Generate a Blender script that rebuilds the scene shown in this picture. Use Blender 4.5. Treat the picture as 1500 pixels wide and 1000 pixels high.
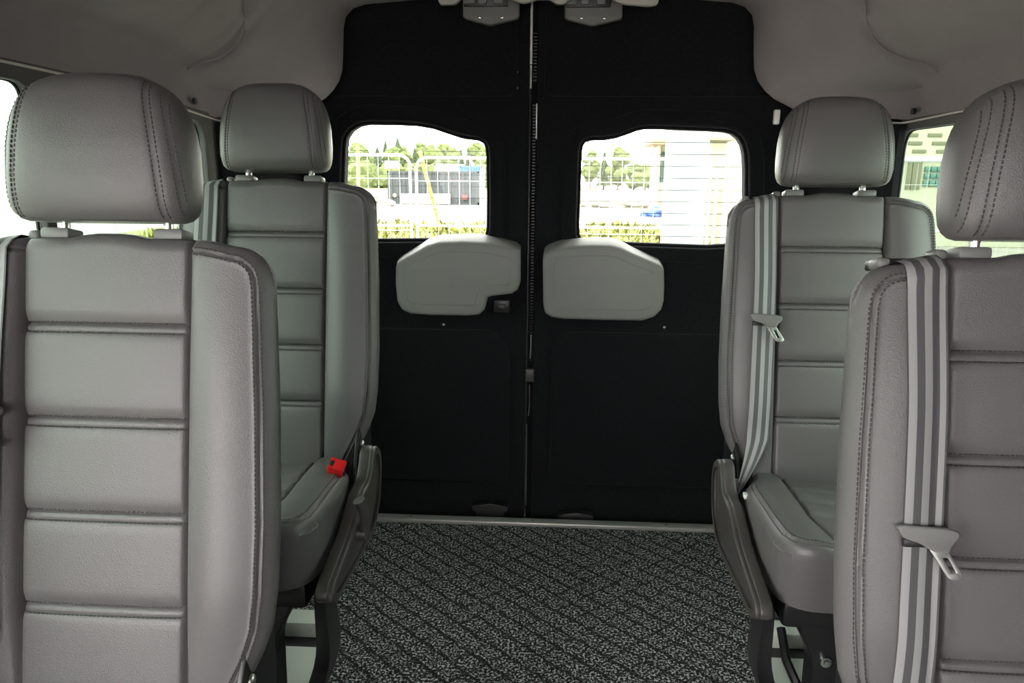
import bpy, bmesh, math, random
import numpy as np
from mathutils import Vector, Matrix, noise as mnoise

for o in list(bpy.data.objects): bpy.data.objects.remove(o)
scene = bpy.context.scene
COL = scene.collection
random.seed(7)

# ------------------------------------------------------------------ camera
F_PX, YAW, PITCH, ROLL, EYE = 1040.0, 3.1, 12.9, 0.45, 1.14
_t, _p, _r = map(math.radians, (YAW, PITCH, ROLL))
FWD = Vector((-math.sin(_t)*math.cos(_p), math.cos(_t)*math.cos(_p), -math.sin(_p)))
_rt = FWD.cross(Vector((0, 0, 1))).normalized(); _up = _rt.cross(FWD)
RGT = _rt*math.cos(_r) + _up*math.sin(_r)
UPV = _up*math.cos(_r) - _rt*math.sin(_r)
CAM = Vector((0, 0, EYE))
cam_data = bpy.data.cameras.new('camera'); cam = bpy.data.objects.new('camera', cam_data); COL.objects.link(cam)
cam_data.sensor_width = 36.0; cam_data.lens = F_PX/1500*36.0; cam_data.clip_start = 0.02; cam_data.clip_end = 600
_m = Matrix((RGT, UPV, -FWD)).transposed().to_4x4(); _m.translation = CAM
cam.matrix_world = _m
scene.camera = cam

# ------------------------------------------------------------------ world / exposure
SKY = 14.0
world = bpy.data.worlds.new('overcast_sky'); scene.world = world; world.use_nodes = True
wn = world.node_tree; wn.nodes.clear()
wo = wn.nodes.new('ShaderNodeOutputWorld'); wb = wn.nodes.new('ShaderNodeBackground')
wb.inputs['Color'].default_value = (1.0, 0.965, 0.955, 1); wb.inputs['Strength'].default_value = SKY
wn.links.new(wb.outputs[0], wo.inputs[0])
vs = scene.view_settings
vs.view_transform = 'Standard'; vs.look = 'None'; vs.gamma = 1.0; vs.use_curve_mapping = False
vs.exposure = 0.1

# ------------------------------------------------------------------ pixel helpers (1500x1000 frame)
def ray(px, py): return FWD + RGT*((px-750)/F_PX) - UPV*((py-500)/F_PX)
def onY(px, py, Y): d = ray(px, py); return CAM + d*(Y/d.y)
def onX(px, py, X): d = ray(px, py); return CAM + d*(X/d.x)
def onZ(px, py, Z): d = ray(px, py); return CAM + d*((Z-EYE)/d.z)

# ------------------------------------------------------------------ materials
MATS = {}
def mat(name, color, rough=0.6, metal=0.0, spec=0.5, bump=None, vary=None, sheen=0.0, coat=0.0):
    """bump=(scale,strength,distance,kind); vary=(scale,amount)"""
    m = bpy.data.materials.new(name); m.use_nodes = True; MATS[name] = m
    nt = m.node_tree; b = nt.nodes['Principled BSDF']
    b.inputs['Base Color'].default_value = (*color, 1); b.inputs['Roughness'].default_value = rough
    b.inputs['Metallic'].default_value = metal; b.inputs['Specular IOR Level'].default_value = spec
    b.inputs['Sheen Weight'].default_value = sheen; b.inputs['Coat Weight'].default_value = coat
    tc = nt.nodes.new('ShaderNodeTexCoord')
    if vary:
        n = nt.nodes.new('ShaderNodeTexNoise'); n.inputs['Scale'].default_value = vary[0]; n.inputs['Detail'].default_value = 4
        nt.links.new(tc.outputs['Object'], n.inputs['Vector'])
        r = nt.nodes.new('ShaderNodeValToRGB'); a = vary[1]
        r.color_ramp.elements[0].position = .3; r.color_ramp.elements[1].position = .7
        r.color_ramp.elements[0].color = (*[c*(1-a) for c in color], 1); r.color_ramp.elements[1].color = (*[min(1, c*(1+a)) for c in color], 1)
        nt.links.new(n.outputs['Fac'], r.inputs['Fac']); nt.links.new(r.outputs['Color'], b.inputs['Base Color'])
    if bump:
        kind = bump[3] if len(bump) > 3 else 'noise'
        if kind == 'noise':
            n = nt.nodes.new('ShaderNodeTexNoise'); n.inputs['Detail'].default_value = 3; out = n.outputs['Fac']
        else:
            n = nt.nodes.new('ShaderNodeTexVoronoi'); out = n.outputs['Distance']
        n.inputs['Scale'].default_value = bump[0]
        nt.links.new(tc.outputs['Object'], n.inputs['Vector'])
        bn = nt.nodes.new('ShaderNodeBump'); bn.inputs['Strength'].default_value = bump[1]; bn.inputs['Distance'].default_value = bump[2]
        nt.links.new(out, bn.inputs['Height']); nt.links.new(bn.outputs[0], b.inputs['Normal'])
    return m
def glass_mat(name, tint, gloss=0.06):
    m = bpy.data.materials.new(name); m.use_nodes = True; MATS[name] = m
    nt = m.node_tree; nt.nodes.clear()
    o = nt.nodes.new('ShaderNodeOutputMaterial'); mx = nt.nodes.new('ShaderNodeMixShader')
    t = nt.nodes.new('ShaderNodeBsdfTransparent'); g = nt.nodes.new('ShaderNodeBsdfGlossy')
    t.inputs['Color'].default_value = (*tint, 1); g.inputs['Roughness'].default_value = 0.02
    mx.inputs[0].default_value = gloss
    nt.links.new(t.outputs[0], mx.inputs[1]); nt.links.new(g.outputs[0], mx.inputs[2]); nt.links.new(mx.outputs[0], o.inputs[0])
    return m

mat('leather', (.112, .106, .106), .36, spec=.5, bump=(640, .3, .0010, 'voronoi'))
mat('thread', (.045, .042, .042), .7)
mat('side_plastic', (.050, .046, .043), .45, bump=(500, .12, .0008))
mat('black_plastic', (.012, .012, .013), .4)
mat('grey_plastic', (.17, .17, .165), .4)
mat('pad_plastic', (.205, .202, .193), .55, bump=(600, .08, .0006))
mat('latch_plastic', (.16, .155, .15), .5)
mat('pale_trim', (.50, .47, .42), .5)
mat('chrome', (.8, .8, .78), .15, metal=1)
mat('steel', (.62, .62, .60), .32, metal=1)
mat('black_steel', (.010, .010, .011), .35)
mat('aluminium', (.55, .54, .51), .4, metal=.6)
mat('pale_paint', (.62, .66, .60), .45)
mat('red_plastic', (.75, .015, .02), .35)
mat('belt_dark', (.080, .080, .083), .6, bump=(900, .3, .0006))
mat('belt_light', (.29, .29, .29), .5, bump=(900, .3, .0006))
mat('liner_fabric', (.215, .186, .194), .95, spec=.2, bump=(900, .25, .0008), vary=(7, .07), sheen=.1)
mat('door_carpet', (.0085, .0087, .0105), 1.0, spec=.15, bump=(700, .6, .0015), vary=(330, .55), sheen=.06)
mat('dark_trim', (.045, .042, .042), .6, bump=(600, .1, .0006))
mat('black_rubber', (.010, .010, .011), .45)
mat('white_paint', (.75, .74, .72), .35)
glass_mat('clear_glass', (.93, .96, .93), .012); glass_mat('green_glass', (.50, .565, .52), .02)
# outdoors
mat('gravel', (.30, .28, .25), .95, vary=(1.3, .2), bump=(30, .5, .02))
mat('weed', (.17, .175, .035), .8, vary=(4.5, .8))
mat('straw', (.26, .23, .08), .8, vary=(2, .4))
mat('conifer', (.03, .045, .014), .9, vary=(3, .4))
mat('leaf', (.06, .078, .018), .9, vary=(2, .4))
mat('bark', (.10, .08, .06), .9)
mat('galvanised', (.24, .30, .285), .5, metal=.1, vary=(9, .22))
mat('zinc_wire', (.42, .44, .43), .5, metal=.2)
mat('wood', (.30, .24, .09), .8, vary=(6, .25))
mat('container_dark', (.022, .027, .029), .6, vary=(1, .2))
mat('container_white', (.68, .68, .66), .6)
mat('container_blue', (.03, .10, .27), .5)
mat('cream_wall', (.42, .41, .31), .85, vary=(.6, .1))
mat('khaki_wall', (.16, .157, .10), .85, vary=(1, .12))
mat('window_dark', (.05, .09, .08), .15)
mat('green_pane', (.06, .15, .12), .12)
mat('brick_red', (.10, .03, .03), .7)
mat('concrete', (.30, .29, .27), .9)
mat('tarp_blue', (.015, .05, .17), .5)
mat('rubble', (.17, .16, .125), .95, vary=(3, .35))
mat('roof_tan', (.22, .18, .11), .8)
mat('fence_sign_white', (.8, .8, .78), .6)

def carpet_material():
    m = bpy.data.materials.new('floor_carpet'); m.use_nodes = True; MATS['floor_carpet'] = m
    nt = m.node_tree; N = nt.nodes; L = nt.links; b = N['Principled BSDF']
    b.inputs['Roughness'].default_value = 1; b.inputs['Specular IOR Level'].default_value = .15
    tc = N.new('ShaderNodeTexCoord'); sep = N.new('ShaderNodeSeparateXYZ')
    wob = N.new('ShaderNodeTexNoise'); wob.inputs['Scale'].default_value = 45; L.new(tc.outputs['Object'], wob.inputs['Vector'])
    wm = N.new('ShaderNodeVectorMath'); wm.operation = 'MULTIPLY_ADD'; wm.inputs[1].default_value = (.018, .018, 0)
    L.new(wob.outputs['Color'], wm.inputs[0]); L.new(tc.outputs['Object'], wm.inputs[2]); L.new(wm.outputs[0], sep.inputs[0])
    def M(op, a, c=None):
        n = N.new('ShaderNodeMath'); n.operation = op
        for i, v in enumerate((a, c)):
            if v is None: continue
            if isinstance(v, (int, float)): n.inputs[i].default_value = v
            else: L.new(v, n.inputs[i])
        return n.outputs[0]
    xs = M('DIVIDE', sep.outputs[0], .085); ys = M('DIVIDE', sep.outputs[1], .075)
    masks = []
    for op, wdt in (('ADD', .075), ('SUBTRACT', .05)):
        f = M('FRACT', M(op, xs, ys)); d = M('ABSOLUTE', M('SUBTRACT', f, .5))
        masks.append(M('LESS_THAN', d, wdt))
    brk = N.new('ShaderNodeTexNoise'); brk.inputs['Scale'].default_value = 28; L.new(tc.outputs['Object'], brk.inputs['Vector'])
    groove = M('MAXIMUM', masks[0], M('MULTIPLY', masks[1], M('GREATER_THAN', brk.outputs['Fac'], .45)))
    groove = M('MULTIPLY', groove, M('GREATER_THAN', brk.outputs['Fac'], .36))
    sp = N.new('ShaderNodeTexNoise'); sp.inputs['Scale'].default_value = 165; sp.inputs['Detail'].default_value = 2; sp.inputs['Roughness'].default_value = .7
    L.new(tc.outputs['Object'], sp.inputs['Vector'])
    rp = N.new('ShaderNodeValToRGB'); e = rp.color_ramp.elements
    e[0].position = .505; e[0].color = (.016, .017, .018, 1); e[1].position = .61; e[1].color = (.58, .59, .59, 1)
    L.new(sp.outputs['Fac'], rp.inputs['Fac'])
    mx = N.new('ShaderNodeMix'); mx.data_type = 'RGBA'
    L.new(M('MULTIPLY', groove, .84), mx.inputs['Factor']); L.new(rp.outputs['Color'], mx.inputs['A']); mx.inputs['B'].default_value = (.012, .013, .014, 1)
    L.new(mx.outputs['Result'], b.inputs['Base Color'])
    bp = N.new('ShaderNodeBump'); bp.inputs['Strength'].default_value = .8; bp.inputs['Distance'].default_value = .004
    L.new(M('SUBTRACT', sp.outputs['Fac'], M('MULTIPLY', groove, .6)), bp.inputs['Height']); L.new(bp.outputs[0], b.inputs['Normal'])
carpet_material()

# ------------------------------------------------------------------ object helpers
def link(o, parent=None):
    COL.objects.link(o)
    if parent: o.parent = parent
    return o
def tag(o, label=None, cat=None, group=None, kind=None):
    for k, v in (('label', label), ('category', cat), ('group', group), ('kind', kind)):
        if v: o[k] = v
    return o
def empty(name, loc, label, cat, group=None):
    o = bpy.data.objects.new(name, None); o.location = loc; o.empty_display_size = .05
    return tag(link(o), label, cat, group)
def finish(me, mats, smooth=35):
    for mname in ([mats] if isinstance(mats, str) else mats): me.materials.append(MATS[mname])
    if smooth:
        me.polygons.foreach_set('use_smooth', [True]*len(me.polygons))
        try: me.set_sharp_from_angle(angle=math.radians(smooth))
        except Exception: pass
    return me
def obj(name, me, parent=None): return link(bpy.data.objects.new(name, me), parent)
def pydata(name, V, Fc, mats, smooth=35, recalc=False, midx=None):
    me = bpy.data.meshes.new(name); me.from_pydata([tuple(v) for v in V], [], Fc)
    if midx: me.polygons.foreach_set('material_index', midx)
    if recalc:
        bm = bmesh.new(); bm.from_mesh(me); bmesh.ops.recalc_face_normals(bm, faces=bm.faces); bm.to_mesh(me); bm.free()
    me.update(); return finish(me, mats, smooth)
class BM:
    def __init__(s): s.bm = bmesh.new()
    def box(s, lo, hi, bev=0, seg=2, M=None):
        r = bmesh.ops.create_cube(s.bm, size=1); vs_ = r['verts']
        c = [(a+b)/2 for a, b in zip(lo, hi)]; d = [abs(b-a) for a, b in zip(lo, hi)]
        for v in vs_: v.co = Vector((c[0]+v.co.x*d[0], c[1]+v.co.y*d[1], c[2]+v.co.z*d[2]))
        if bev:
            es = list({e for v in vs_ for e in v.link_edges})
            rr = bmesh.ops.bevel(s.bm, geom=es, offset=bev, segments=seg, affect='EDGES', profile=.5); vs_ = list({v for f in rr['faces'] for v in f.verts} | {v for v in vs_ if v.is_valid})
        if M:
            for v in vs_: v.co = M @ v.co
        return s
    def cyl(s, p0, p1, r0, r1=None, n=16, caps=True):
        p0, p1 = Vector(p0), Vector(p1); d = p1-p0
        q = Vector((0, 0, 1)).rotation_difference(d.normalized()).to_matrix().to_4x4()
        q.translation = (p0+p1)/2
        bmesh.ops.create_cone(s.bm, cap_ends=caps, segments=n, radius1=r0, radius2=r0 if r1 is None else r1, depth=d.length, matrix=q); return s
    def sphere(s, c, r, sc=(1, 1, 1), sub=2):
        M = Matrix.Translation(c) @ Matrix.Diagonal((*sc, 1)); bmesh.ops.create_icosphere(s.bm, subdivisions=sub, radius=r, matrix=M); return s
    def tube(s, pts, r, n=8, caps=True):
        pts = [Vector(p) for p in pts]; rings = []
        for i, p in enumerate(pts):
            t = (pts[min(i+1, len(pts)-1)]-pts[max(i-1, 0)]).normalized()
            a = t.cross(Vector((0, 0, 1)) if abs(t.z) < .9 else Vector((1, 0, 0))).normalized(); b = t.cross(a)
            rr = r[i] if isinstance(r, (list, tuple)) else r
            rings.append([s.bm.verts.new(p + a*rr*math.cos(2*math.pi*k/n) + b*rr*math.sin(2*math.pi*k/n)) for k in range(n)])
        for A, B in zip(rings, rings[1:]):
            for k in range(n): s.bm.faces.new((A[k], A[(k+1) % n], B[(k+1) % n], B[k]))
        if caps: s.bm.faces.new(rings[0][::-1]); s.bm.faces.new(rings[-1])
        return s
    def mesh(s, name, mats, smooth=35):
        bmesh.ops.recalc_face_normals(s.bm, faces=s.bm.faces)
        me = bpy.data.meshes.new(name); s.bm.to_mesh(me); s.bm.free(); return finish(me, mats, smooth)
    def obj(s, name, mats, parent=None, smooth=35): return obj(name, s.mesh(name, mats, smooth), parent)

def roundpoly(pts, rad, n=6):
    """round the corners of a closed 2D polygon"""
    out = []; N = len(pts); rad = rad if isinstance(rad, (list, tuple)) else [rad]*N
    for i in range(N):
        p, a, b = Vector(pts[i]), Vector(pts[i-1]), Vector(pts[(i+1) % N])
        da, db = (a-p), (b-p); r = min(rad[i], da.length*.49, db.length*.49)
        if r < 1e-5: out.append(tuple(p)); continue
        A, B = p+da.normalized()*r, p+db.normalized()*r
        for k in range(n+1):
            t = k/n; out.append(tuple(A*(1-t)**2 + p*2*t*(1-t) + B*t*t))
    return out
def plate_mesh(name, outer, holes, thick, bevel, mapf, mats, smooth=35, post=None):
    """flat plate with holes; (a,b) outline, c from -thick/2 to thick/2"""
    cu = bpy.data.curves.new('tmp', 'CURVE'); cu.dimensions = '2D'; cu.fill_mode = 'BOTH'
    cu.extrude = max(thick/2-bevel, 1e-5); cu.bevel_depth = bevel; cu.bevel_resolution = 2
    cu.offset = -bevel
    for loop in [outer]+list(holes):
        sp = cu.splines.new('POLY'); sp.points.add(len(loop)-1); sp.use_cyclic_u = True
        for q, (a, b) in zip(sp.points, loop): q.co = (a, b, 0, 1)
    o = bpy.data.objects.new('tmp', cu); COL.objects.link(o)
    dg = bpy.context.evaluated_depsgraph_get(); me = bpy.data.meshes.new_from_object(o.evaluated_get(dg)); me.name = name
    bpy.data.objects.remove(o); bpy.data.curves.remove(cu)
    bm = bmesh.new(); bm.from_mesh(me); bmesh.ops.remove_doubles(bm, verts=bm.verts, dist=1e-5)
    if post: post(bm)
    for v in bm.verts: v.co = Vector(mapf(*v.co))
    bmesh.ops.recalc_face_normals(bm, faces=bm.faces); bm.to_mesh(me); bm.free()
    me.materials.clear(); return finish(me, mats, smooth)

# =================================================================== THE VAN SHELL
XL, XR = -.93, .92          # side walls
XC = -.03                   # middle of the door frame
YD = 2.28                   # carpeted face of the rear doors
YF = -2.6                   # where the passenger compartment opens to the cab

def struct(name, me, parent=None):
    o = obj(name, me, parent)
    if parent is None: o['kind'] = 'structure'
    return o

# floor
f = BM(); f.box((XL-.02, YF, -.03), (XR+.02, 2.195, 0)); struct('floor', f.mesh('floor', 'floor_carpet', 0))
f = BM(); f.box((XL-.02, 2.195, -.05), (XR+.02, 2.40, -.022)); struct('trim_3', f.mesh('door_threshold', 'black_rubber', 0))
# aluminium sill strip with three screws
f = BM(); f.box((XL+.0, 2.185, .001), (XR, 2.222, .016), .003); sill = struct('trim_1', f.mesh('sill_strip', 'aluminium'))
for px, py in ((598, 764), (779, 771), (979, 778)):
    p = onZ(px, py, .016); s = BM(); s.sphere((p.x, 2.203, .016), .004, (1, 1, .5)); s.obj('screw', 'chrome', sill)

# side walls with window openings (coordinates along y, z)
def wall(name, X, outs, holes, t=.018):
    sgn = 1 if X > 0 else -1
    return struct(name, plate_mesh(name, outs, holes, t, .003, lambda a, b, c: (X + sgn*(t/2) + c, a, b), 'dark_trim'))
def rrect(a0, a1, b0, b1, r): return roundpoly([(a0, b0), (a1, b0), (a1, b1), (a0, b1)], r)
wall_outline = [(YF, 0), (2.33, 0), (2.33, 1.8), (YF, 1.8)]
WL = [rrect(.32, 1.278, .70, 1.300, .03), rrect(1.305, 1.925, .70, 1.283, .055), rrect(-2.3, -1.4, .95, 1.6, .06)]
WR = [rrect(.93, 2.025, .70, 1.272, .05), rrect(-2.3, -1.4, .95, 1.6, .06)]
wall('wall_left', XL, [(.15, 0), (2.33, 0), (2.33, 1.8), (YF, 1.8), (YF, 0), (-1.1, 0), (-1.1, 1.72), (.15, 1.72)], WL); wall('wall_right', XR, wall_outline, WR)
nwin = 0
for X, holes in ((XL, WL), (XR, WR)):
    sgn = 1 if X > 0 else -1
    for h in holes:
        nwin += 1
        cy = sum(p[0] for p in h)/len(h); cz = sum(p[1] for p in h)/len(h)
        big = [(cy+(a-cy)*1.02, cz+(b-cz)*1.02) for a, b in h]
        w = struct('window_%d' % nwin, plate_mesh('side_glass', big, [], .005, .001, lambda a, b, c: (X + sgn*.0135 + c, a, b), 'green_glass'))
        big2 = [(cy+(a-cy)*1.035, cz+(b-cz)*1.05) for a, b in h]
        sm = [(cy+(a-cy)*.997, cz+(b-cz)*.995) for a, b in h]
        obj('window_seal', plate_mesh('window_seal', big2, [sm], .006, .002, lambda a, b, c: (X + sgn*.0205 + c, a, b), 'black_rubber'), w)

# cab front with windscreen opening, behind the camera
struct('wall_front', plate_mesh('wall_front', [(XL-.02, 0), (XR+.02, 0), (XR+.02, 1.84), (XL-.02, 1.84)], [rrect(XL+.1, XR-.1, .95, 1.68, .1)], .03, .004, lambda a, b, c: (a, YF-c, b), 'dark_trim'))
# corner pillars beside the doors, black carpeted
for nm, sgn, X in (('trim_4', -1, XL), ('trim_5', 1, XR)):
    prof = [(0, 1.99), (.018, 1.985), (.05, 2.03), (.075, 2.10), (.11, 2.16), (.13, 2.22), (.16, 2.30), (.16, 2.33), (0, 2.33)]
    V = []; Fc = []
    for z in (0, .4, .8, 1.2, 1.27, 1.285):
        for a, y in prof: V.append((X - sgn*a, y, z if z < 1.28 or y < 2.08 else 1.42))
    n = len(prof)
    for k in range(5):
        for i in range(n): j = (i+1) % n; Fc.append((k*n+i, k*n+j, (k+1)*n+j, (k+1)*n+i))
    struct(nm, pydata('corner_pillar', V, Fc, 'door_carpet', 40, True))

# grey fabric roof lining: side coves, end coves and ceiling as one lofted skin
main_prof = [(.945, 1.297), (.94, 1.30), (.937, 1.335), (.933, 1.37), (.928, 1.398), (.914, 1.420), (.872, 1.436), (.80, 1.475), (.735, 1.54), (.67, 1.62), (.61, 1.695), (.55, 1.75), (.47, 1.785), (.35, 1.80), (.2, 1.81), (0, 1.815)]
end_prof = [(.735, 1.335), (.722, 1.345), (.698, 1.358), (.668, 1.372), (.640, 1.395), (.618, 1.422), (.606, 1.452), (.601, 1.495), (.598, 1.535), (.596, 1.57), (.588, 1.60), (.565, 1.622), (.53, 1.633), (.38, 1.645), (.2, 1.65), (0, 1.65)]
def sm(t): t = max(0, min(1, t)); return t*t*(3-2*t)
def liner_ring(y):
    k = sm((y-1.80)/(2.215-1.80)); kz = sm((y-1.96)/(2.215-1.96)); ring = []
    for i, (a, b) in enumerate(zip(main_prof, end_prof)):
        kk = kz if i < 4 else (k*.75+kz*.25 if i < 9 else k)
        h = a[0]*(1-kk)+b[0]*kk; z = a[1]*(1-kk)+b[1]*kk
        if i > 4:                                        # end piece stands proud of the side panels along a curved seam
            y0 = [1.86, 1.875, 1.865, 1.80, 1.64, 1.50, 1.42, 1.36, 1.3, 1.3, 1.3][i-5]
            q = sm((y-y0)/.020)*(1-sm((y-2.0)/.2)); h -= .014*q; z -= .010*q
        ring.append((h, z))
    return ring
ys = [YF, -1.5, -.5, 0, .4, .8, 1.1, 1.25] + [1.28+.0115*k for k in range(56)] + [1.93, 1.955, 1.98, 2.02, 2.06, 2.09, 2.12, 2.15, 2.17, 2.19, 2.205, 2.215]
V = []; Fc = []; np_ = len(main_prof)*2-1
for y in ys:
    r = liner_ring(y)
    def fr(h): return max(0, min(1, (.945-h)/.345))
    raise_ = .027*sm((2.0-y)/.45)
    V += [(-h+.010-.038*fr(h), y, z+raise_*max(0, 1-fr(h)*3)) for h, z in r] + [(h-.020-.010*fr(h), y, z) for h, z in r[::-1][1:]]
for k in range(len(ys)-1):
    for i in range(np_-1): Fc.append((k*np_+i, k*np_+i+1, (k+1)*np_+i+1, (k+1)*np_+i))
base = (len(ys)-1)*np_          # returned lip at the door frame
for i in range(np_):
    x, y, z = V[base+i]; V.append((x+(.02 if x > XC else -.02), y+.02, z+.02))
for i in range(np_-1): Fc.append((base+i, base+i+1, base+np_+i+1, base+np_+i))
ceil = struct('ceiling', pydata('roof_lining', V, Fc, 'liner_fabric', 50, True))
# stitched seam where the end piece meets the side panels
for sg in (-1, 1):
    pts = []
    for i, y0 in ((4, 1.83), (5, 1.86), (6, 1.875), (7, 1.865), (8, 1.80), (9, 1.64), (10, 1.50), (11, 1.42)):
        h, z = liner_ring(y0+.002)[i]; fr_ = max(0, min(1, (.945-h)/.345)); rz = .027*sm((2.0-y0)/.45)*max(0, 1-fr_*3)
        x = -h+.010-.038*fr_ if sg < 0 else h-.020-.010*fr_; pts.append(Vector((x-sg*.0055, y0-.006, z+(rz if sg < 0 else 0)-.0045)))
    fine = []
    for k in range(len(pts)-1):
        a, b_, c, d_ = pts[max(0, k-1)], pts[k], pts[k+1], pts[min(len(pts)-1, k+2)]
        for t in np.linspace(0, 1, 8, endpoint=False): fine.append(.5*((2*b_)+(c-a)*t+(2*a-5*b_+4*c-d_)*t*t+(3*b_-a-3*c+d_)*t**3))
    b = BM(); b.tube(fine, .0026, 6); b.obj('lining_seam', 'liner_fabric', ceil)
# pale edge bead under the side lining, lining clips
for X, sgn, q in ((XL, -1, .027), (XR, 1, 0)):
    b = BM(); b.tube([(X-sgn*.004, YF, 1.299+q), (X-sgn*.004, 1.2, 1.299+q), (X-sgn*.004, 1.5, 1.298+q), (X-sgn*.004, 1.75, 1.296+q*.5), (X-sgn*.004, 2.0, 1.290), (X-sgn*.05, 2.06, 1.296)], .0026); b.obj('edge_bead', 'pale_trim', ceil)
for px, py, X in ((285, 148, XL+.012), (1338, 163, XR-.012)):
    p = onX(px, py, X); b = BM(); b.cyl(p-Vector((.004, 0, 0)), p+Vector((.004, 0, 0)), .008, n=20); b.obj('lining_clip', 'black_plastic', ceil)
# outer roof skin
f = BM(); f.box((XL-.05, YF, 1.835), (XR+.05, 2.42, 1.86)); struct('trim_6', f.mesh('roof_skin', 'white_paint', 0))

# pale header trim over the doors with scalloped lower edge
hp = [onY(x, y, 2.205) for x, y in ((645, 8), (668, 7), (676, -1), (682, -4), (742, -4), (752, 1), (766, 6), (776, 4), (786, 0), (806, 0), (815, 7), (826, 7), (836, -1), (890, -4), (902, 3), (915, 7), (950, 10), (963, 8), (966, -6))]
outl = [(p.x, p.z) for p in hp] + [(.33, 1.74), (-.38, 1.74)]
struct('trim_2', plate_mesh('header_trim', roundpoly(outl, .008, 3), [], .02, .004, lambda a, b, c: (a, 2.205-c, b), 'pale_trim'))

# ---------------- rear doors
def zpx(x0, y0, s, pts): return [(x0+a/s, y0+b/s) for a, b in pts]
winL = zpx(470, 120, 4.1667, [(150, 400), (156, 345), (185, 300), (228, 272), (285, 260), (450, 262), (580, 268), (680, 285), (770, 316), (850, 342), (920, 353), (960, 358), (990, 375), (1003, 402), (1008, 450), (1012, 700), (1010, 900), (1000, 935), (965, 950), (560, 955), (230, 958), (170, 945), (143, 915), (140, 700)])
winR = zpx(820, 160, 4.547, [(150, 280), (158, 240), (175, 218), (210, 208), (300, 205), (380, 192), (450, 168), (520, 142), (565, 133), (620, 130), (800, 138), (1000, 145), (1100, 152), (1150, 165), (1190, 195), (1215, 240), (1228, 300), (1234, 400), (1232, 600), (1222, 800), (1195, 872), (1120, 897), (980, 905), (500, 888), (200, 872), (150, 862), (134, 835), (131, 760), (138, 600), (145, 400)])
def topoly(pix, Y): return [(p.x, p.z) for p in (onY(x, y, Y) for x, y in pix)]
def grow(poly, d):
    out = []; N = len(poly); area = sum(poly[i][0]*poly[(i+1) % N][1]-poly[(i+1) % N][0]*poly[i][1] for i in range(N)); s = 1 if area > 0 else -1
    for i in range(N):
        a, b = Vector(poly[i-1]), Vector(poly[(i+1) % N]); t = (b-a).normalized(); out.append((poly[i][0]+s*t.y*d, poly[i][1]-s*t.x*d))
    return out
def resample(poly, n=160):
    P = [Vector(p) for p in poly]; P.append(P[0]); L = [0]
    for a, b in zip(P, P[1:]): L.append(L[-1]+(b-a).length)
    out = []
    for k in range(n):
        t = L[-1]*k/n; i = min(len(P)-2, max(0, int(np.searchsorted(L, t, side='right'))-1)); out.append(tuple(P[i].lerp(P[i+1], (t-L[i])/max(1e-9, L[i+1]-L[i]))))
    return out
def erode(poly, d):
    R = resample(poly); G = grow(R, -d); A = np.array(R)
    keep = [g for g in G if np.min(np.hypot(*(A-np.array(g)).T)) > d*.93]
    return keep
XS = -.067                  # seam between the leaves
padL = zpx(560, 330, 3.409, [(80, 190), (86, 158), (112, 138), (170, 102), (230, 62), (290, 42), (400, 37), (520, 42), (610, 62), (670, 78), (692, 98), (693, 200), (692, 275), (680, 312), (650, 332), (560, 342), (530, 350), (523, 380), (515, 412), (490, 435), (440, 441), (250, 438), (150, 430), (110, 410), (88, 370), (79, 280)])
padR = zpx(560, 330, 3.409, [(803, 300), (802, 150), (810, 105), (832, 90), (880, 70), (950, 60), (1050, 55), (1140, 55), (1190, 70), (1245, 100), (1330, 140), (1380, 163), (1398, 190), (1400, 280), (1397, 365), (1385, 410), (1350, 445), (1290, 464), (1100, 462), (900, 457), (842, 447), (812, 425), (804, 380)])
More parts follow.
